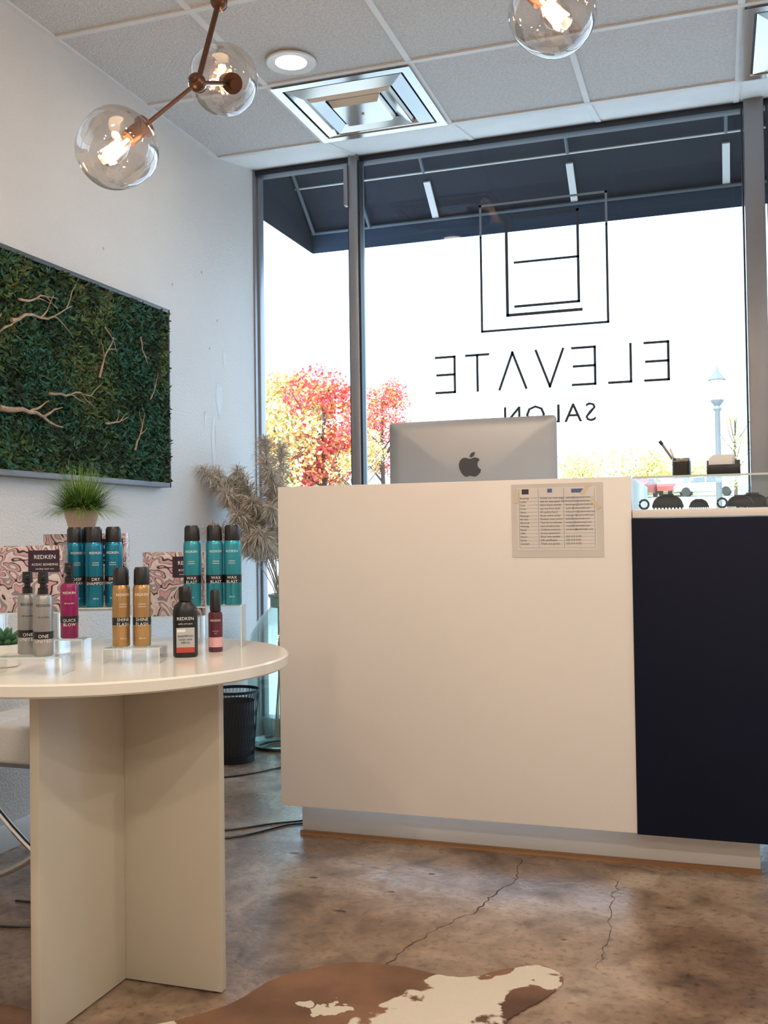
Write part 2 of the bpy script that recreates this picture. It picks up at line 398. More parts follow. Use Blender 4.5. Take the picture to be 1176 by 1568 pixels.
# ------------------------------------------------------------ round table
TC=(-1.41,2.06); TZ=.765; TR=.448
k=MB()
k.lathe([(0,.737),(TR-.004,.737),(TR,.741),(TR,.761),(TR-.004,.765),(0,.765)],creamtop,seg=96)
cx=.045; cy=.02
k.box((cx-.012,-.325+cy,.0045),(cx+.012,.34+cy,.737),cream,.0015)
k.box((cx+.012,cy-.012,.0045),(cx+.265,cy+.012,.737),cream,.0015)
for gx,gy in ((cx+.245,cy),(cx,cy+.32),(cx+.05,cy)): k.cyl((gx,gy,0),.008,.006,blk,12)
k.cyl((cx+.008,-.29,.728),.006,.008,blk)
k.finish('round_table',(TC[0],TC[1],0))

# ------------------------------------------------------------ products
teal=mat('teal_can',(.015,.21,.33),.28,.55); teal2=mat('teal_can_light',(.04,.32,.41),.3,.5)
silv=mat('satin_silver_bottle',(.36,.355,.35),.3,.6); mag=mat('magenta_bottle',(.26,.01,.10),.25); goldc=mat('gold_can',(.48,.29,.12),.3,.6)
wtxt=mat('label_white',(.85,.85,.85),.5); redl=mat('label_red',(.5,.05,.04),.5); pinkl=mat('label_pink',(.75,.42,.45),.5); greyl=mat('label_grey',(.45,.45,.46),.5)
def lab(k,body,size,m,R,z,ang):
    R=R+.0006
    k.text(body,size,m,lambda x,y:(R*math.cos(ang+x/R),R*math.sin(ang+x/R),z+y),spacing=1.05)
def faceang(x,y): return math.atan2(-y,-x)
def spray(x,y,z,body,h=.207,r=.0228,cap=blk,caph=.036,t1='DRY\nSHAMPOO',name='hairspray_can',txt=None):
    txt=txt or wtxt
    k=MB(); hb=h-caph
    k.lathe([(0,0),(r-.002,0),(r,.003),(r,hb-.014),(r-.002,hb-.006),(r*.72,hb),(r*.72,hb+.002)],body,seg=36)
    k.lathe([(r*.88,hb-.004),(r*.9,hb+.001),(r*.86,hb+caph-.006),(r*.7,hb+caph),(0,hb+caph)],cap,seg=30)
    k.lathe([(r+.0003,hb*.34),(r+.0003,hb*.46)],blk,seg=36)
    a=faceang(x,y)+rnd(-.25,.25)
    lab(k,'REDKEN',.0085,txt,r,hb*.80,a); lab(k,t1,.0105,wtxt,r,hb*.375+.004,a)
    lab(k,'volume\ntexture',.0055,txt,r,hb*.66,a); lab(k,'200 ml',.005,txt,r,hb*.12,a)
    return k.finish(name,(x,y,z))
def riser(x,y,w,d,h,rz,z=TZ,name='acrylic_riser'):
    k=MB(); t=.003
    k.box((-w/2,-d/2,h-t),(w/2,d/2,h),acr,.0006); k.box((-w/2,-d/2,0),(-w/2+t,d/2,h-t),acr); k.box((w/2-t,-d/2,0),(w/2,d/2,h-t),acr)
    k.box((-w/2,-d/2-.0004,h-t),(w/2,-d/2,h),edge)
    for sx_ in (-1,1): k.box((sx_*(w/2-t/2)-t/2,-d/2-.0004,0),(sx_*(w/2-t/2)+t/2,-d/2,h-t),edge)
    return k.finish(name,(x,y,z+.0003),rz)
YAW=math.radians(18.5)
HR=.105; zr=TZ+HR+.0008
riser(-1.545,2.235,.165,.09,HR,YAW); riser(-1.245,2.315,.16,.08,HR,YAW)
for dx,dy in ((-.052,-.0),(-.020,.028),(.003,-.018),(.046,.010)):
    spray(-1.545+dx*math.cos(YAW)-dy*math.sin(YAW),2.235+dx*math.sin(YAW)+dy*math.cos(YAW),zr,teal,t1='DRY\nSHAMPOO' if dx>0 else 'DEEP\nCLEAN')
for dx,dy in ((-.052,.0),(.004,.010),(.050,.014)):
    spray(-1.245+dx*math.cos(YAW)-dy*math.sin(YAW),2.315+dx*math.sin(YAW)+dy*math.cos(YAW),zr,teal2,t1='WAX\nBLAST')
riser(-1.270,1.99,.13,.08,.035,YAW)
spray(-1.303,1.985,TZ+.0358,goldc,.18,.0200,t1='SHINE\nFLASH'); spray(-1.258,2.0,TZ+.0358,goldc,.18,.0200,t1='SHINE\nFLASH')
riser(-1.455,1.995,.09,.07,.05,YAW)
def pump(x,y,z,body,h,r,t1,name):
    k=MB(); hb=h*.74
    k.lathe([(0,0),(r-.002,0),(r,.003),(r,hb-.012),(r*.85,hb-.003),(r*.45,hb)],body,seg=32)
    k.lathe([(r*.5,hb-.001),(r*.52,hb+.012),(r*.32,hb+.014),(r*.30,hb+h*.12),(r*.55,hb+h*.13),(r*.5,h),(0,h)],blk,seg=24)
    k.box((-r*.9,-.004,hb+h*.17),(0,.004,hb+h*.23),blk,.0015,Matrix.Rotation(faceang(x,y)+math.pi,4,'Z'))
    a=faceang(x,y)
    k.lathe([(r+.0003,hb*.28),(r+.0003,hb*.40)],blk,seg=32)
    lab(k,'REDKEN',.008,wtxt if body is mag else blk,r,hb*.80,a); lab(k,t1,.010,wtxt,r,hb*.30,a); lab(k,'25 benefits',.005,wtxt if body is mag else blk,r,hb*.62,a)
    return k.finish(name,(x,y,z))
pump(-1.449,1.993,TZ+.0508,mag,.175,.0205,'QUICK\nBLOW','styling_spray_bottle')
riser(-1.380,1.775,.15,.085,.038,YAW)
pump(-1.348,1.765,TZ+.0388,silv,.175,.0205,'ONE\nUNITED','leave_in_spray_bottle'); pump(-1.407,1.79,TZ+.0388,silv,.175,.0205,'ONE\nUNITED','leave_in_spray_bottle')
k=MB()
k.lathe([(0,0),(.026,0),(.029,.004),(.029,.105),(.026,.120),(.015,.131),(.0125,.134)],blk,seg=32,M=Matrix.Diagonal((1,.72,1,1)))
k.lathe([(.0145,.132),(.0155,.134),(.0155,.163),(.0135,.166),(0,.166)],blk,seg=24)
k.box((-.021,-.0225,.012),(.021,-.0205,.070),greyl,.0004); k.box((-.021,-.0228,.012),(.021,-.0222,.024),redl); k.box((-.019,-.0228,.060),(.0,-.0222,.066),wtxt)
k.text('REDKEN',.0105,wtxt,lambda x,y:(x,-.0235,.088+y)); k.text('acidic color gloss',.0048,wtxt,lambda x,y:(x,-.0235,.078+y)); k.text('SHAMPOO\ncolor care\n300 ml',.0075,blk,lambda x,y:(x,-.0232,.048+y))
k.finish('shampoo_bottle',(-1.203,2.10,TZ+.0003),math.radians(30))
k=MB()
tm=mat('maroon_tube',(.10,.02,.03),.3)
k.lathe([(0,0),(.0165,0),(.0175,.003),(.0175,.090),(.016,.096),(.010,.099)],tm,seg=28); k.lathe([(.0105,.098),(.0135,.100),(.012,.148),(.010,.152),(0,.152)],blk,seg=24)
a=faceang(-1.182,2.21); lab(k,'REDKEN',.007,wtxt,.0175,.075,a); lab(k,'serum\noil',.006,pinkl,.0175,.05,a); k.lathe([(.0178,.012),(.0178,.036)],pinkl,seg=28)
k.finish('hair_serum_bottle',(-1.182,2.21,TZ+.0003))
# patterned boxes
pm=bpy.data.materials.new('marbled_print'); pm.use_nodes=True; nt=pm.node_tree; b=nt.nodes['Principled BSDF']; b.inputs['Roughness'].default_value=.3
tc=nt.nodes.new('ShaderNodeTexCoord'); wn=noise(nt,tc,17,1,1.0)
wv=nt.nodes.new('ShaderNodeMath'); wv.operation='MULTIPLY'; wv.inputs[1].default_value=7; nt.links.new(wn.outputs['Fac'],wv.inputs[0])
fr=nt.nodes.new('ShaderNodeMath'); fr.operation='FRACT'; nt.links.new(wv.outputs[0],fr.inputs[0])
r=ramp(nt,fr.outputs[0],[(.0,(.03,.025,.03)),(.13,(.03,.025,.03)),(.15,(.55,.30,.34)),(.38,(.55,.33,.37)),(.40,(.22,.20,.22)),(.60,(.30,.28,.30)),(.62,(.66,.60,.61)),(.97,(.56,.46,.48))])
nt.links.new(r.outputs[0],b.inputs['Base Color'])
lblm=mat('label_aubergine',(.03,.012,.03),.4)
def pbox(x,y,z,w,h,rz,d=.05,txt='ACIDIC BONDING'):
    k=MB(); k.box((-w/2,-d/2,0),(w/2,d/2,h),pm,.001)
    k.box((-.002,-d/2-.0006,h*.60),(w/2-.006,-d/2,h*.93),lblm)
    cx=w*.24
    k.text('REDKEN',.0145,wtxt,lambda a,b_:(cx+a,-d/2-.001,h*.80+b_)); k.text(txt,.0080,wtxt,lambda a,b_:(cx+a,-d/2-.001,h*.70+b_))
    k.text('bonding repair care',.0058,wtxt,lambda a,b_:(cx+a,-d/2-.001,h*.64+b_))
    return k.finish('hair_care_gift_box',(x,y,z),rz)
riser(-1.640,2.335,.17,.06,.09,YAW); pbox(-1.640,2.335,TZ+.0908,.222,.205,YAW,.045)
riser(-1.405,2.400,.15,.06,.07,YAW); pbox(-1.405,2.400,TZ+.0708,.165,.172,YAW,.045,txt='BOND REPAIR')
riser(-1.645,2.112,.15,.055,.10,YAW); pbox(-1.645,2.112,TZ+.1008,.165,.166,YAW,.045)
# potted grass on top of box
pot=mat('blush_ceramic',(.62,.47,.37),.5)
gm=[mat('grass_a',(.06,.17,.025),.5),mat('grass_b',(.13,.30,.04),.5),mat('grass_c',(.03,.09,.02),.5),mat('grass_tip',(.34,.42,.12),.5)]
pz=TZ+.0908+.205+.0005; pxy=(-1.652,2.330)
E=empty('potted_grass',(pxy[0],pxy[1],pz))
k=MB(); k.lathe([(0,0),(.028,0),(.032,.004),(.045,.050),(.047,.070),(.044,.070),(.040,.058),(0,.058)],pot,seg=36); k.lathe([(0,.059),(.040,.059)],mat('soil',(.03,.02,.015),.9),seg=24); k.finish('pot',(0,0,0),0,E)
V=[];F=[];I=[]
for i in range(2100):
    a=rnd(0,2*math.pi); lean=1.6*math.sqrt(random.random()); L=rnd(.07,.135); r0=rnd(0,.036); w=rnd(.0007,.0017)
    p=Vector((r0*math.cos(a),r0*math.sin(a),.060)); d=Vector((math.cos(a)*math.sin(lean),math.sin(a)*math.sin(lean),math.cos(lean)+.12)); s=Vector((-math.sin(a),math.cos(a),0))
    n=len(V); seg=4
    for j in range(seg+1):
        t=j/seg; q=p+d*L*t+Vector((0,0,-.022*lean*t*t*t)); ww=w*(1-t*.9)
        V+= [tuple(q-s*ww),tuple(q+s*ww)]
    for j in range(seg): F.append((n+2*j,n+2*j+1,n+2*j+3,n+2*j+2)); I.append(random.choice([0,2,2,1,0]) if j<2 else random.choice([1,3,1,0]))
V=[(max(x,XL+.02-pxy[0]),y,z) for x,y,z in V]
raw('grass',V,F,gm,I,parent=E)
E=empty('succulent_plant',(-1.515,1.850,TZ+.0004))
k=MB(); k.lathe([(0,0),(.026,0),(.030,.003),(.034,.05),(.031,.05),(.029,.042),(0,.042)],whitep,seg=30); k.finish('pot',(0,0,0),0,E)
k=MB(); sg=mat('succulent_green',(.05,.16,.08),.45)
for ring,(n,el,L) in enumerate(((9,.45,.044),(8,.85,.046),(5,1.25,.044))):
    for i in range(n):
        a=2*math.pi*i/n+ring*.3; M=Matrix.Translation((0,0,.043))@Matrix.Rotation(a,4,'Z')@Matrix.Rotation(-el,4,'Y')
        k.sphere((L*.55,0,0),L*.5,sg,(1,.36,.2),M,12)
k.finish('leaves',(0,0,0),0,E)

# ------------------------------------------------------------ ottoman
k=MB(); lea=mat('white_leather',(.72,.72,.70),.35,bump=.1,bscale=120)
for i in range(4):
    for j in range(4):
        k.box((-.27+i*.135,-.27+j*.135,.385),(-.27+(i+1)*.135,-.27+(j+1)*.135,.50),lea,.014,seg=4)
k.box((-.265,-.265,.39),(.265,.265,.490),lea,.012)
for sy_ in (-.24,.24):
    for sg_ in (-1,1):
        pts=[(sg_*(-.27+.54*t),sy_,.006+.368*(t**1.0)-.07*math.sin(math.pi*t)*1) for t in [i/12 for i in range(13)]]
        for a_,c_ in zip(pts,pts[1:]):
            k.rod((a_[0],a_[1],max(a_[2],.010)),(c_[0],c_[1],max(c_[2],.010)),.010,chrome,8)
for x in (-.26,.26): k.rod((x,-.24,.376),(x,.24,.376),.008,chrome,8)
strap=mat('leather_strap',(.20,.24,.27),.5)
k.box((-.255,-.255,.372),(.255,.255,.388),strap,.004)
k.finish('ottoman',(-1.92,2.72,0),0)

# ------------------------------------------------------------ floor vase with pampas
VX,VY=-2.085,4.57
E=empty('pampas_floor_vase',(VX,VY,0))
k=MB(); P=[(0,.012),(.09,.004),(.125,.0),(.155,.03),(.168,.12),(.170,.30),(.165,.45),(.145,.56),(.10,.64),(.055,.68),(.045,.70),(.045,.735),(.056,.745),(.056,.755),(.046,.755)]
P2=[(r_*.955,z+.004) for r_,z in P[2:12]]
k.lathe(P,greenglass,seg=48); k.lathe(P2,greenglass,seg=48)
gb=mat('green_glass_base',(.20,.33,.29),.2)
k.lathe([(.108,.002),(.128,.004),(.140,.016),(.120,.012),(.108,.008)],gb,seg=48)
k.lathe([(.046,.69),(.0475,.70),(.0475,.735),(.057,.745),(.057,.756),(.05,.757)],gb,seg=36)
k.finish('vase',(0,0,0),0,E)
pamp=[mat('pampas_a',(.62,.54,.45),.8),mat('pampas_b',(.48,.40,.32),.8),mat('pampas_c',(.78,.72,.64),.8)]
k=MB(); V=[];F=[];I=[]
heads=[(-.19,-.42,1.33,.40),(-.185,-.30,1.32,.42),(-.12,-.30,1.22,.40),(-.02,-.12,1.49,.36),(.03,-.02,1.46,.34),(-.10,-.25,1.33,.40),(.0,-.30,1.18,.40),(-.04,-.22,1.08,.36),(.08,-.25,1.32,.40),(-.05,-.36,1.12,.40),(-.16,-.18,1.28,.40),(.02,-.1,1.27,.40),(.06,-.36,1.02,.3),(-.0,-.34,.99,.3),(-.10,-.38,1.22,.4),(-.15,-.42,1.05,.36),(.10,-.30,1.15,.4),(.12,-.2,1.22,.4),(.03,-.2,1.38,.4)]
for hx,hy,hz,L in heads:
    b0=Vector((rnd(-.03,.03),rnd(-.03,.03),.05)); neck=Vector((rnd(-.02,.02),rnd(-.02,.02),.74)); tip=Vector((hx,hy,hz))
    pts=[]
    for i in range(13):
        t=i/12
        if t<.45: pts.append(b0.lerp(neck,t/.45))
        else:
            s=(t-.45)/.55; q=neck.lerp(tip,s); q.z+= .10*math.sin(math.pi*s*.9); pts.append(q)
    k.tube(pts,.0022,pamp[1],5)
    def cp(s): 
        f=6+s*6; i=min(int(f),11); return pts[i].lerp(pts[i+1],f-i)
    for i in range(1000):
        s=max(.12,1-random.random()*L/.50); p=cp(min(s,.999)); q2=(cp(min(s+.03,.999))-cp(max(s-.05,0))).normalized()
        a=Vector((rnd(-1,1),rnd(-1,1),rnd(-1,1))).normalized(); d=(q2*.7+a*.8).normalized()
        ll=rnd(.035,.09)*(1.15-abs(s-.7)*.9); sd=d.cross(Vector((rnd(-1,1),rnd(-1,1),.3))).normalized()*rnd(.0010,.0028)
        n=len(V); m_=p+d*ll*.55; e=p+d*ll+Vector((0,0,-.022))
        V+=[tuple(p),tuple(m_-sd),tuple(e),tuple(m_+sd)]; F.append((n,n+1,n+2,n+3)); I.append(random.choice([0,0,1,2]))
k.finish('stems',(0,0,0),0,E)
V=[(max(x,XL+.01-VX),min(y,YW-.07-VY),z) for x,y,z in V]
raw('plumes',V,F,pamp,I,parent=E)

# ------------------------------------------------------------ wastebasket (mesh look)
k=MB(); n=44; r0,r1,h=.090,.118,.33
wm=mat('black_wire',(.02,.02,.024),.4,.5)
for i in range(n):
    a=2*math.pi*i/n; b_=a+.35
    k.rod((r0*math.cos(a),r0*math.sin(a),.01),(r1*math.cos(b_),r1*math.sin(b_),h),.0011,wm,4); b_=a-.35
    k.rod((r0*math.cos(a),r0*math.sin(a),.01),(r1*math.cos(b_),r1*math.sin(b_),h),.0011,wm,4)
k.lathe([(0,0),(r0+.003,0),(r0+.004,.03),(r0+.001,.032),(r0,.006),(0,.006)],wm,seg=36)
k.lathe([(r1-.002,h-.01),(r1+.004,h-.008),(r1+.004,h+.004),(r1-.002,h+.004),(r1-.002,h-.01)],wm,seg=36)
k.lathe([(0,.01),(r0-.01,.01),(r1-.022,h-.05)],mat('bin_liner',(.03,.03,.035),.6),seg=30)
k.finish('wastebasket',(-2.165,4.22,0))

# cords
def cord(name,pts,r=.0035):
    k=MB(); P=[Vector((x,y,r+.0005)) for x,y in pts]; Q=[]
    for i in range(len(P)-1):
        p0=P[max(i-1,0)];p1=P[i];p2=P[i+1];p3=P[min(i+2,len(P)-1)]
        for j in range(8):
            t=j/8; Q.append(.5*((2*p1)+(p2-p0)*t+(2*p0-5*p1+4*p2-p3)*t*t+(3*p1-p0-3*p2+p3)*t**3))
    Q.append(P[-1]); k.tube(Q,r,blk,6); return k.finish(name)
cord('power_cord',[(-2.2,3.9),(-2.1,3.88),(-1.98,3.98),(-1.85,4.2),(-1.7,4.25),(-1.5,4.3)])
cord('power_cord',[(-2.25,3.1),(-1.95,3.12),(-1.7,3.2),(-1.55,3.33),(-1.46,3.40),(-1.43,3.5)])
cord('power_cord',[(-1.95,3.05),(-1.75,3.07),(-1.6,3.16),(-1.5,3.32),(-1.45,3.36),(-1.42,3.4)])
cord('power_cord',[(-2.1,2.35),(-1.9,2.25),(-1.75,2.3),(-1.78,2.42),(-1.95,2.42)],.003)

# ------------------------------------------------------------ moss wall panel
mg=[mat('moss_dark',(.014,.038,.016),.8),mat('moss_mid',(.035,.095,.035),.75),mat('moss_light',(.085,.155,.05),.7),mat('moss_teal',(.02,.12,.08),.7),mat('moss_olive',(.12,.125,.045),.75)]
frm=mat('panel_frame',(.06,.065,.07),.5); frl=mat('panel_frame_grey',(.20,.22,.25),.5)
PY0,PY1,PZ0,PZ1=2.35,3.81,1.262,2.035
E=empty('moss_wall_panel',(XL,(PY0+PY1)/2,(PZ0+PZ1)/2))
oy,oz=(PY0+PY1)/2,(PZ0+PZ1)/2
k=MB(); hw,hh=(PY1-PY0)/2,(PZ1-PZ0)/2; D=.055
k.box((.001,-hw,-hh),(.012,hw,hh),mg[0])
k.box((.001,-hw,hh-.016),(D,hw,hh),frm,.001); k.box((.001,-hw,-hh),(D,hw,-hh+.020),frl,.001)
k.box((.001,hw-.010,-hh),(D,hw,hh),frm,.001); k.box((.001,-hw,-hh),(D,-hw+.010,hh),frm,.001)
k.finish('frame',(0,0,0),0,E)
V=[];F=[];I=[]
ny,nz=130,66
for j in range(nz+1):
    for i in range(ny+1):
        y=-hw+.012+(2*hw-.024)*i/ny; z=-hh+.022+(2*hh-.04)*j/nz
        V.append((.022+.014*math.sin(y*31+3*math.sin(z*17))*math.sin(z*37+2*math.sin(y*23))+rnd(0,.008),y,z))
for j in range(nz):
    for i in range(ny):
        a=j*(ny+1)+i; F.append((a,a+1,a+ny+2,a+ny+1)); I.append(random.choice([0,0,1]))
for i in range(26000):
    y=rnd(-hw+.014,hw-.014); z=rnd(-hh+.022,hh-.020); x=rnd(.025,.055)
    v=mn.noise(Vector((y*3,z*3,0))); v2=mn.noise(Vector((y*9+7,z*9,3)))
    if v>.12: c=random.choice([2,2,1,4])
    elif v<-.12: c=random.choice([3,1,3,0])
    else: c=random.choice([1,1,2,0,3])
    if v2<-.2: c=0 if random.random()<.7 else 1
    d=Vector((rnd(.1,.8),rnd(-1,1),rnd(-.9,1))).normalized(); s=d.cross(Vector((rnd(.4,1),rnd(-.5,.5),rnd(-.5,.5)))).normalized()
    L=rnd(.014,.036); w=L*rnd(.10,.22); p=Vector((x,y,z)); n=len(V)
    V+=[tuple(p),tuple(p+d*L*.5-s*w),tuple(p+d*L),tuple(p+d*L*.5+s*w)]; F.append((n,n+1,n+2,n+3)); I.append(c)
V=[(x,max(-hw+.011,min(hw-.011,y)),max(-hh+.019,min(hh-.015,z))) for x,y,z in V]
raw('moss',V,F,mg,I,parent=E)
br=mat('driftwood',(.46,.33,.23),.7,col2=(.26,.17,.11),nscale=30)
k=MB()
def branch(y,z,ang,L,r,forks=3):
    p=Vector((.072,y-oy,z-oz)); d=ang; pts=[p.copy()]
    for i in range(9):
        d+=rnd(-.35,.35)+(ang-d)*.3; p=p+Vector((rnd(-.004,.004),math.cos(d),math.sin(d)))*(L/9); 
        p.y=min(max(p.y,-hw+.02),hw-.02); p.z=min(max(p.z,-hh+.02),hh-.02); p.x=max(.062,min(.08,p.x)); pts.append(p.copy())
        if forks and i in (3,5,7)[:forks]: 
            dd=d+random.choice([-1,1])*rnd(.4,.7); q=p.copy(); Q=[q.copy()]
            for j in range(5):
                dd+=rnd(-.3,.3); q=q+Vector((-.002,math.cos(dd),math.sin(dd)))*(L*.35/5); q.y=min(max(q.y,-hw+.02),hw-.02); Q.append(q.copy())
            k.tube(Q,r*.5,br,6,.3)
    k.tube(pts,r,br,8,.25)
branch(2.76,1.78,.45,.36,.0065); branch(3.26,1.66,1.0,.20,.005,2); branch(2.96,1.56,.15,.28,.0055); branch(2.70,1.48,-.15,.34,.011,2); branch(3.30,1.49,.25,.16,.0045,2)
branch(3.55,1.87,-1.2,.12,.0035,2); branch(3.50,1.40,.9,.18,.0045,2); branch(3.30,1.86,-1.0,.12,.0035,1); branch(2.5,1.6,.5,.3,.008); branch(3.62,1.62,1.2,.14,.003,1)
branch(2.80,1.86,.2,.22,.005,2)
k.finish('branches',(0,0,0),0,E)

# ------------------------------------------------------------ ceiling fixtures
lampm=mat('lamp_emitter',(1,1,1),.5,emit=(1,.88,.70),estr=14)
trimw=mat('downlight_trim',(.72,.71,.69),.4)
def downlight(x,y,energy,vis=True):
    k=MB(); k.lathe([(.062,-.002),(.095,-.006),(.098,-.002),(.098,0)],trimw,seg=40); k.lathe([(.062,-.002),(.056,.012)],trimw,seg=40)
    k.lathe([(0,.008),(.058,.008)],lampm,seg=40)
    o=k.finish('recessed_downlight',(x,y,ZC-.0085))
    L=bpy.data.lights.new('downlight_lamp','AREA'); L.shape='DISK'; L.size=.12; L.energy=energy; L.color=(1,.85,.69)
    lo=bpy.data.objects.new('lamp',L); scene.collection.objects.link(lo); lo.parent=o; lo.location=(0,0,-.02)
    return o
DL=19
downlight(-1.544,3.55,4)
for x,y in ((-.95,.9),(.9,.9),(2.2,.9),(-.95,-1.0),(.9,-1.0),(2.2,-1.0),(2.0,2.6),(-.9,-2.6),(.9,-2.6)): downlight(x,y,DL)
dif=mat('diffuser_aluminium',(.62,.61,.58),.15,.95)
def diffuser(x,y):
    k=MB()
    def ring(s0,z0,s1,z1,m=dif):
        a=[(-s0,-s0,z0),(s0,-s0,z0),(s0,s0,z0),(-s0,s0,z0)]; c=[(-s1,-s1,z1),(s1,-s1,z1),(s1,s1,z1),(-s1,s1,z1)]
        for i in range(4): k.poly([a[i],a[(i+1)%4],c[(i+1)%4],c[i]],m)
    ring(.300,-.008,.262,-.008); ring(.262,-.008,.245,.055); ring(.252,-.006,.195,-.022); ring(.195,-.022,.150,.05)
    ring(.180,-.012,.172,-.03); ring(.172,-.03,.125,-.012); ring(.125,-.012,.12,.05)
    ring(.115,-.008,.10,-.034)
    k.poly([(-.10,-.10,-.034),(.10,-.10,-.034),(.10,.10,-.034),(-.10,.10,-.034)],dif)
    k.poly([(-.26,-.26,-.0),(.26,-.26,-.0),(.26,.26,-.0),(-.26,.26,-.0)],blk)
    k.cyl((0,0,-.040),.008,.006,dif)
    return k.finish('air_vent_diffuser',(x,y,ZC-.0065),0,None,20)
diffuser(X0-1.5*.613,YC-.315); diffuser(X0+1.5*.613,YC-.315)

# bubble chandelier
O=Vector((-1.17,2.24,2.40)); E=empty('bubble_chandelier',O)
k=MB(); fil=mat('filament',(1,.7,.4),.5,emit=(1,.60,.28),estr=60)
glow=mat('bulb_glow',(1,.8,.6),.5,emit=(1,.68,.38),estr=4)
bg=MB()
def globe(c,r,sock):
    c=Vector(c)-O; s=Vector(sock)-O; ax=(s-c).normalized()
    Q=ax.to_track_quat('Z','Y').to_matrix().to_4x4(); M=Matrix.Translation(c)@Q
    prof=[]
    for i in range(25):
        a=math.pi*i/24; rr=r*math.sin(a); z=-r*math.cos(a)
        f=1+.035*math.sin(a*3+1); prof.append((rr*f if 0<i<24 else 0,z*(1.0)))
    prof=[(a,z) for a,z in prof if z<r*.955]
    prof.append((r*.26,r*.96))
    bg.lathe(prof,bulbglass,seg=40,M=M)
    k.cyl((0,0,r*.42),.020,r*.62,bronze,24,M); k.cyl((0,0,r*.95),.026,.010,bronze,24,M)
    bg.lathe([(0,-r*.50),(.018,-r*.46),(.029,-r*.22),(.027,r*.05),(.016,r*.30),(.014,r*.42)],bulbglass,seg=24,M=M)
    k.lathe([(0,-r*.34),(.009,-r*.28),(.013,-r*.1),(.010,r*.12),(.005,r*.25),(.004,r*.42)],glow,seg=16,M=M)
    for i in range(6):
        a=2*math.pi*i/6; p=M@Vector((.013*math.cos(a),.013*math.sin(a),r*.22)); q=M@Vector((.018*math.cos(a+.3),.018*math.sin(a+.3),-r*.36)); k.rod(p,q,.0022,fil,5)
    L=bpy.data.lights.new('bulb','POINT'); L.energy=6; L.color=(1,.66,.38); L.shadow_soft_size=.02
    lo=bpy.data.objects.new('bulb_light',L); scene.collection.objects.link(lo); lo.parent=E; lo.location=c+Vector((0,0,-.055))
def rodw(p,q,r=.0055): k.rod(Vector(p)-O,Vector(q)-O,r,bronze,12)
def hub(p,r=.02): k.sphere(tuple(Vector(p)-O),r,bronze,(1,1,1),None,16)
G1=(-1.305,1.985,1.950); H1=(-1.178,2.14,2.150); G2=(-1.205,2.32,2.240)
H0=(-1.17,2.24,2.40); H2=(-.62,2.14,2.52); G3=(-.310,2.095,2.145)
def along(a,b_,t): return tuple(Vector(a).lerp(Vector(b_),t))
hub(H0,.022);hub(H1,.022);hub(H2,.022)
rodw(H0,(H0[0],H0[1],ZC-.002)); k.cyl((0,0,ZC-2.40-.028),.06,.028-.0075,bronze,32)
rodw(H0,H1,.007); rodw(H0,H2)
s1=along(G1,H1,.095/Vector(Vector(H1)-Vector(G1)).length); globe(G1,.094,s1); rodw(H1,s1)
s2=tuple(Vector(G2)+Vector((.060,-.060,-.045)).normalized()*.088); globe(G2,.092,s2); rodw(H1,s2)
k.rod(Vector(s2)-O,Vector(s2)-O+Vector((.060,-.060,-.045)).normalized()*.03,.012,bronze,12)
top3=Vector(G3)+Vector((-.06,0,.072)).normalized()*.094; globe(G3,.092,tuple(top3)); rodw(H2,tuple(top3))
H3=(-.55,1.6,2.62); G4=(-.45,1.35,2.62)
rodw(H2,H3); hub(H3); s4=along(G4,H3,.33); globe(G4,.09,s4); rodw(H3,s4)
for p,a in ((H1,.4),(H0,1.0)):
    p=Vector(p)-O
    k.cyl((-0,0,-.02),.014,.04,bronze,16,Matrix.Translation(p)@Matrix.Rotation(1.2,4,'X'))
k.finish('arms',(0,0,0),0,E); bg.finish('globes',(0,0,0),0,E)

# ------------------------------------------------------------ cowhide rug
hm=bpy.data.materials.new('cowhide'); hm.use_nodes=True; nt=hm.node_tree; b=nt.nodes['Principled BSDF']; b.inputs['Roughness'].default_value=.75
tc=nt.nodes.new('ShaderNodeTexCoord'); n=noise(nt,tc,10,8,.4); n2=noise(nt,tc,3.3,4)
sub=nt.nodes.new('ShaderNodeVectorMath'); sub.operation='ADD'
nm=nt.nodes.new('ShaderNodeVectorMath'); nm.operation='SCALE'; nm.inputs['Scale'].default_value=.24
nt.links.new(n.outputs['Color'],nm.inputs[0]); nt.links.new(tc.outputs['Object'],sub.inputs[0]); nt.links.new(nm.outputs[0],sub.inputs[1])
last=None
for bx,by,bs in ((-.45,2.355,.06),(-.51,2.29,.085),(-.57,2.21,.10),(-.60,2.11,.12),(-.62,2.0,.14),(-.90,2.08,.040),(-.83,2.07,.040),(-1.22,1.86,.085),(-1.12,1.86,.075),(-.7,1.6,.2),(-1.5,1.4,.2)):
    dn=nt.nodes.new('ShaderNodeVectorMath'); dn.operation='DISTANCE'; nt.links.new(sub.outputs[0],dn.inputs[0]); dn.inputs[1].default_value=(bx+.12,by+.12,.12)
    ls=nt.nodes.new('ShaderNodeMath'); ls.operation='DIVIDE'; nt.links.new(dn.outputs['Value'],ls.inputs[0]); ls.inputs[1].default_value=bs
    if last is None: last=ls
    else:
        mi=nt.nodes.new('ShaderNodeMath'); mi.operation='MINIMUM'; nt.links.new(last.outputs[0],mi.inputs[0]); nt.links.new(ls.outputs[0],mi.inputs[1]); last=mi
brn=ramp(nt,n2.outputs['Fac'],[(.35,(.10,.045,.022)),(.65,(.27,.135,.07))])
msk=ramp(nt,last.outputs[0],[(.92,(1,1,1)),(1.0,(0,0,0))])
mx=nt.nodes.new('ShaderNodeMix'); mx.data_type='RGBA'; nt.links.new(msk.outputs[0],mx.inputs[0]); nt.links.new(brn.outputs[0],mx.inputs[6]); mx.inputs[7].default_value=(.66,.59,.48,1)
nt.links.new(mx.outputs[2],b.inputs['Base Color'])
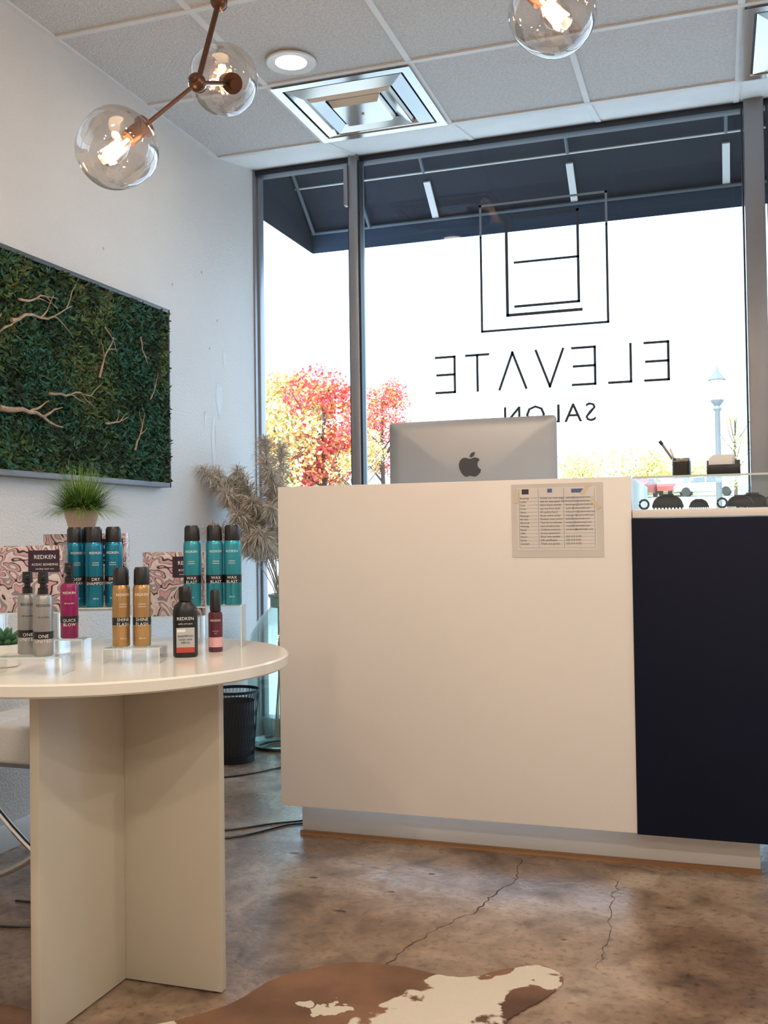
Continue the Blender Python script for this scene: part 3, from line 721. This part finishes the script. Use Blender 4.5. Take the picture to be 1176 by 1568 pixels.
n3=noise(nt,tc,300,3); bp=nt.nodes.new('ShaderNodeBump'); bp.inputs['Strength'].default_value=.6; bp.inputs['Distance'].default_value=.004; nt.links.new(n3.outputs['Fac'],bp.inputs['Height']); nt.links.new(bp.outputs[0],b.inputs['Normal'])
out=[(-1.75,1.84),(-1.568,1.878),(-1.40,1.86),(-1.284,1.845),(-1.16,1.90),(-1.06,2.02),(-1.006,2.18),(-.884,2.30),(-.75,2.32),(-.60,2.302),(-.50,2.38),(-.42,2.421),(-.365,2.36),(-.39,2.26),(-.43,2.18),(-.45,2.1),(-.40,1.9),(-.2,1.7),(-.15,1.4),(-.35,1.0),(-.8,.85),(-1.3,.95),(-1.75,1.2),(-1.9,1.6)]
Q=[]; N=len(out)
for i in range(N):
    p0,p1,p2,p3=[Vector(out[(i+j-1)%N]) for j in range(4)]
    for j in range(10):
        t=j/10; q=.5*((2*p1)+(p2-p0)*t+(2*p0-5*p1+4*p2-p3)*t*t+(3*p1-p0-3*p2+p3)*t**3); Q.append((q.x+rnd(-.002,.002),q.y+rnd(-.002,.002),.0008))
k=MB(); k.poly(Q,hm,ext=(0,0,.0035)); k.finish('cowhide_rug')

# ------------------------------------------------------------ outside
asp=mat('asphalt',(.42,.42,.42),.9,col2=(.36,.36,.36),nscale=3); grs=mat('lawn',(.38,.38,.2),.9,col2=(.32,.32,.16),nscale=2)
conc=mat('sidewalk',(.5,.49,.46),.85)
k=MB(); k.box((-30,YW+.08,-.12),(40,8,-.02),conc); 
k.poly([(-80,8,-.06),(90,8,-.06),(110,82,3.7),(-110,82,3.7)],asp); k.poly([(-110,82,3.7),(110,82,3.7),(160,160,9),(-160,160,9)],grs)
k.finish('parking_lot_ground')
def gz(y): return -.06+(y-8)*3.76/74
aw=mat('navy_canvas',(.014,.018,.032),.85,bump=.2,bscale=200); aw2=mat('navy_canvas_edge',(.03,.055,.10),.8); pipe=mat('white_pipe',(.85,.85,.85),.4); gp=mat('grey_pipe',(.14,.17,.20),.5)
k=MB(); ax0,ax1=-2.45,4.2; yf=5.95; yb=4.93
k.poly([(ax0,yf,3.0),(ax1,yf,3.0),(ax1,yb,3.82),(ax0,yb,3.82)],aw,ext=(0,.004,.005))
k.box((ax0,yf,2.865),(ax1,yf+.006,3.0),aw2)
k.poly([(ax0,yf,2.865),(ax0,yf,3.0),(ax0,yb,3.82),(ax0,yb,2.865)],aw,ext=(-.005,0,0))
for x in (-1.62,-.77,.08,.93,1.78,2.63):
    k.box((x-.020,yf-.27,2.995),(x+.020,yf-.02,3.01),pipe,0,Matrix.Translation((0,yf-.02,3.0))@Matrix.Rotation(-math.atan(.8),4,'X')@Matrix.Translation((0,-(yf-.02),-3.0)))
    k.rod((x,yf-.28,3.19),(x,yb,3.79),.010,gp,8)
k.rod((-2.43,yf-.03,2.98),(-2.43,yb,3.79),.012,gp,8); k.rod((-2.05,yf-.03,2.98),(-2.05,yb,3.79),.010,gp,8)
k.rod((ax0,yf-.02,2.985),(ax1,yf-.02,2.985),.010,gp,8)
k.rod((ax0,yf-.28,3.19),(ax1,yf-.28,3.19),.006,pipe,8)
k.box((XL-3,YW+.08,3.0),(XR+3,YW+.14,4.2),mat('stucco',(.5,.45,.38),.9,bump=.3),0)
k.finish('window_awning')
# trees
def tree(name,x,y,h,w,cols,n=5200,low=.25):
    z0=gz(y); E=empty(name,(x,y,z0)); k=MB(); bark=mat('bark',(.12,.08,.06),.9)
    k.tube([(0,0,-.1),(.05,0,h*.25),(0,.05,h*.5),(.05,0,h*.8)],h*.018,bark,8,.4)
    for i in range(10):
        a=rnd(0,6.28); z=h*rnd(.25,.6); k.tube([(0,0,z),(w*.2*math.cos(a),w*.2*math.sin(a),z+h*.1),(w*.42*math.cos(a),w*.42*math.sin(a),z+h*.25)],h*.007,bark,6,.3)
    k.finish('trunk',(0,0,0),0,E)
    V=[];F=[];I=[]; blobs=[]
    for i in range(26):
        a=rnd(0,6.28); rr=math.sqrt(random.random())*w*.38; z=rnd(low+.08,.86)*h; rr*=1-.5*max(0,(z/h-.6))/.4
        blobs.append((Vector((rr*math.cos(a),rr*math.sin(a),z)),rnd(.10,.2)*w))
    for i in range(n):
        c,r=random.choice(blobs); d=Vector((random.gauss(0,1),random.gauss(0,1),random.gauss(0,1))).normalized()*r*rnd(.55,1.05)
        p=c+d; a=Vector((rnd(-1,1),rnd(-1,1),rnd(-1,1))).normalized(); b_=a.cross(Vector((rnd(-1,1),rnd(-1,1),rnd(-1,1)))).normalized(); s=rnd(.05,.11)*w/4
        n0=len(V); V+=[tuple(p-a*s),tuple(p-b_*s*.6),tuple(p+a*s),tuple(p+b_*s*.6)]; F.append((n0,n0+1,n0+2,n0+3)); I.append(random.randrange(len(cols)))
    raw('foliage',V,F,cols,I,parent=E)
yl=[mat('leaf_yellow',(.90,.62,.18),.6),mat('leaf_orange',(.85,.42,.12),.6),mat('leaf_gold',(.90,.75,.38),.6),mat('leaf_green',(.50,.52,.22),.6)]
rd=[mat('leaf_red',(.80,.10,.08),.6),mat('leaf_crimson',(.70,.08,.13),.6),mat('leaf_coral',(.90,.30,.14),.6),yl[1]]
yg=[mat('leaf_olive',(.70,.62,.25),.6),mat('leaf_green',(.50,.52,.22),.6),mat('leaf_yellow',(.90,.62,.18),.6)]
tree('maple_tree',-14.0,31.5,6.0,4.2,yl,5500)
tree('maple_tree',-12.1,30.0,5.7,3.8,rd,6000,.25)
tree('maple_tree',-13.2,28.6,4.4,4.2,yl,5000,.1)
tree('maple_tree',-10.8,29.5,3.6,2.4,yl,4000,.1)
tree('maple_tree',-11.1,33,5.7,2.6,rd,4500,.25)
for x,y,h,w in ((-10.5,84,3.6,6),(-6.5,86,3.8,7),(-3.0,90,3.0,6),(.95,60,5.8,2.4),(9,80,5,5),(14,84,6,7),(-36,84,5,9)): tree('hedge_tree',x,y,h,w,yg,2200,.1)
# street lamp
k=MB(); lg=mat('lamp_post_paint',(.16,.17,.17),.6)
lx,ly=.03,27.0; z0=gz(ly)
k.lathe([(0,0),(.18,0),(.18,.1),(.10,.18),(.075,.5),(.065,3.15),(.11,3.22),(.07,3.3),(.15,3.4),(.17,3.45)],lg,seg=16)
k.lathe([(.12,3.45),(.20,3.95)],mat('lamp_lantern',(.60,.52,.32),.5),seg=8); k.lathe([(.21,3.95),(.22,3.98),(.05,4.2),(.02,4.32),(0,4.34)],lg,seg=8)
k.finish('street_lamp',(lx,ly,z0))
# parked cars
tyre=mat('tyre',(.02,.02,.02),.8); cg=mat('car_window',(.05,.06,.07),.1)
def car(x,y,col,rz=0):
    body=mat('car_paint_%d'%int(col[0]*100+col[2]*1000),col,.25,coat=.5)
    k=MB(); pr=[(-2.25,.35),(-2.28,.7),(-2.1,.9),(-1.3,1.0),(-.75,1.42),(.7,1.46),(1.35,1.05),(2.1,.95),(2.28,.7),(2.25,.35)]
    k.poly([(a,-.88,z) for a,z in pr],body,ext=(0,1.76,0))
    for s in (-.885,.885): k.poly([(a,s,z) for a,z in [(-1.15,1.0),(-.7,1.36),(-.05,1.38),(-.05,1.0)]],cg,ext=(0,.002,0)); k.poly([(a,s,z) for a,z in [(.05,1.0),(.05,1.38),(.65,1.38),(1.2,1.02)]],cg,ext=(0,.002,0))
    for wx in (-1.4,1.4):
        for wy in (-.9,.7): k.cyl((0,0,0),.33,.2,tyre,20,Matrix.Translation((wx,wy,.33))@Matrix.Rotation(-math.pi/2,4,'X')); 
    return k.finish('parked_car',(x,y,gz(y)),rz)
for x,y,c in ((-9.8,78,(.6,.6,.62)),(-5.6,78,(.45,.10,.09)),(-.8,78,(.62,.62,.65)),(-3.1,81,(.45,.09,.08)),(3.9,79,(.35,.40,.5)),(-17,60,(.04,.04,.05)),(-24,58,(.7,.7,.7))): car(x,y,c,rnd(-.05,.05)+(1.4 if x>-6 and x<-2 else 0))

# ------------------------------------------------------------ light
w=bpy.data.worlds.new('sky'); scene.world=w; w.use_nodes=True; nt=w.node_tree; bgn=nt.nodes['Background']
sk=nt.nodes.new('ShaderNodeTexSky'); sk.sky_type='HOSEK_WILKIE'; sk.turbidity=4; sk.sun_direction=(.2,-.6,.6)
mxx=nt.nodes.new('ShaderNodeMix'); mxx.data_type='RGBA'; mxx.inputs[0].default_value=.85; nt.links.new(sk.outputs[0],mxx.inputs[6]); mxx.inputs[7].default_value=(.58,.84,1.12,1)
nt.links.new(mxx.outputs[2],bgn.inputs['Color']); bgn.inputs['Strength'].default_value=4.8
s=bpy.data.lights.new('sun','SUN'); s.energy=7.5; s.angle=.02; s.color=(1,.95,.86); so=bpy.data.objects.new('sun',s); scene.collection.objects.link(so)
so.rotation_euler=Vector((.25,.75,-.62)).to_track_quat('-Z','Y').to_euler()

# ------------------------------------------------------------ camera
cam=bpy.data.cameras.new('camera'); co=bpy.data.objects.new('camera',cam); scene.collection.objects.link(co)
cam.sensor_fit='HORIZONTAL'; cam.sensor_width=36; cam.lens=36*1530/1176; cam.clip_end=500; cam.clip_start=.05
R=Matrix.Rotation(math.radians(18.5),4,'Z')@Matrix.Rotation(math.radians(90+1.235),4,'X')@Matrix.Rotation(-.014,4,'Z')
co.matrix_world=Matrix.Translation((0,0,1.05))@R
scene.camera=co
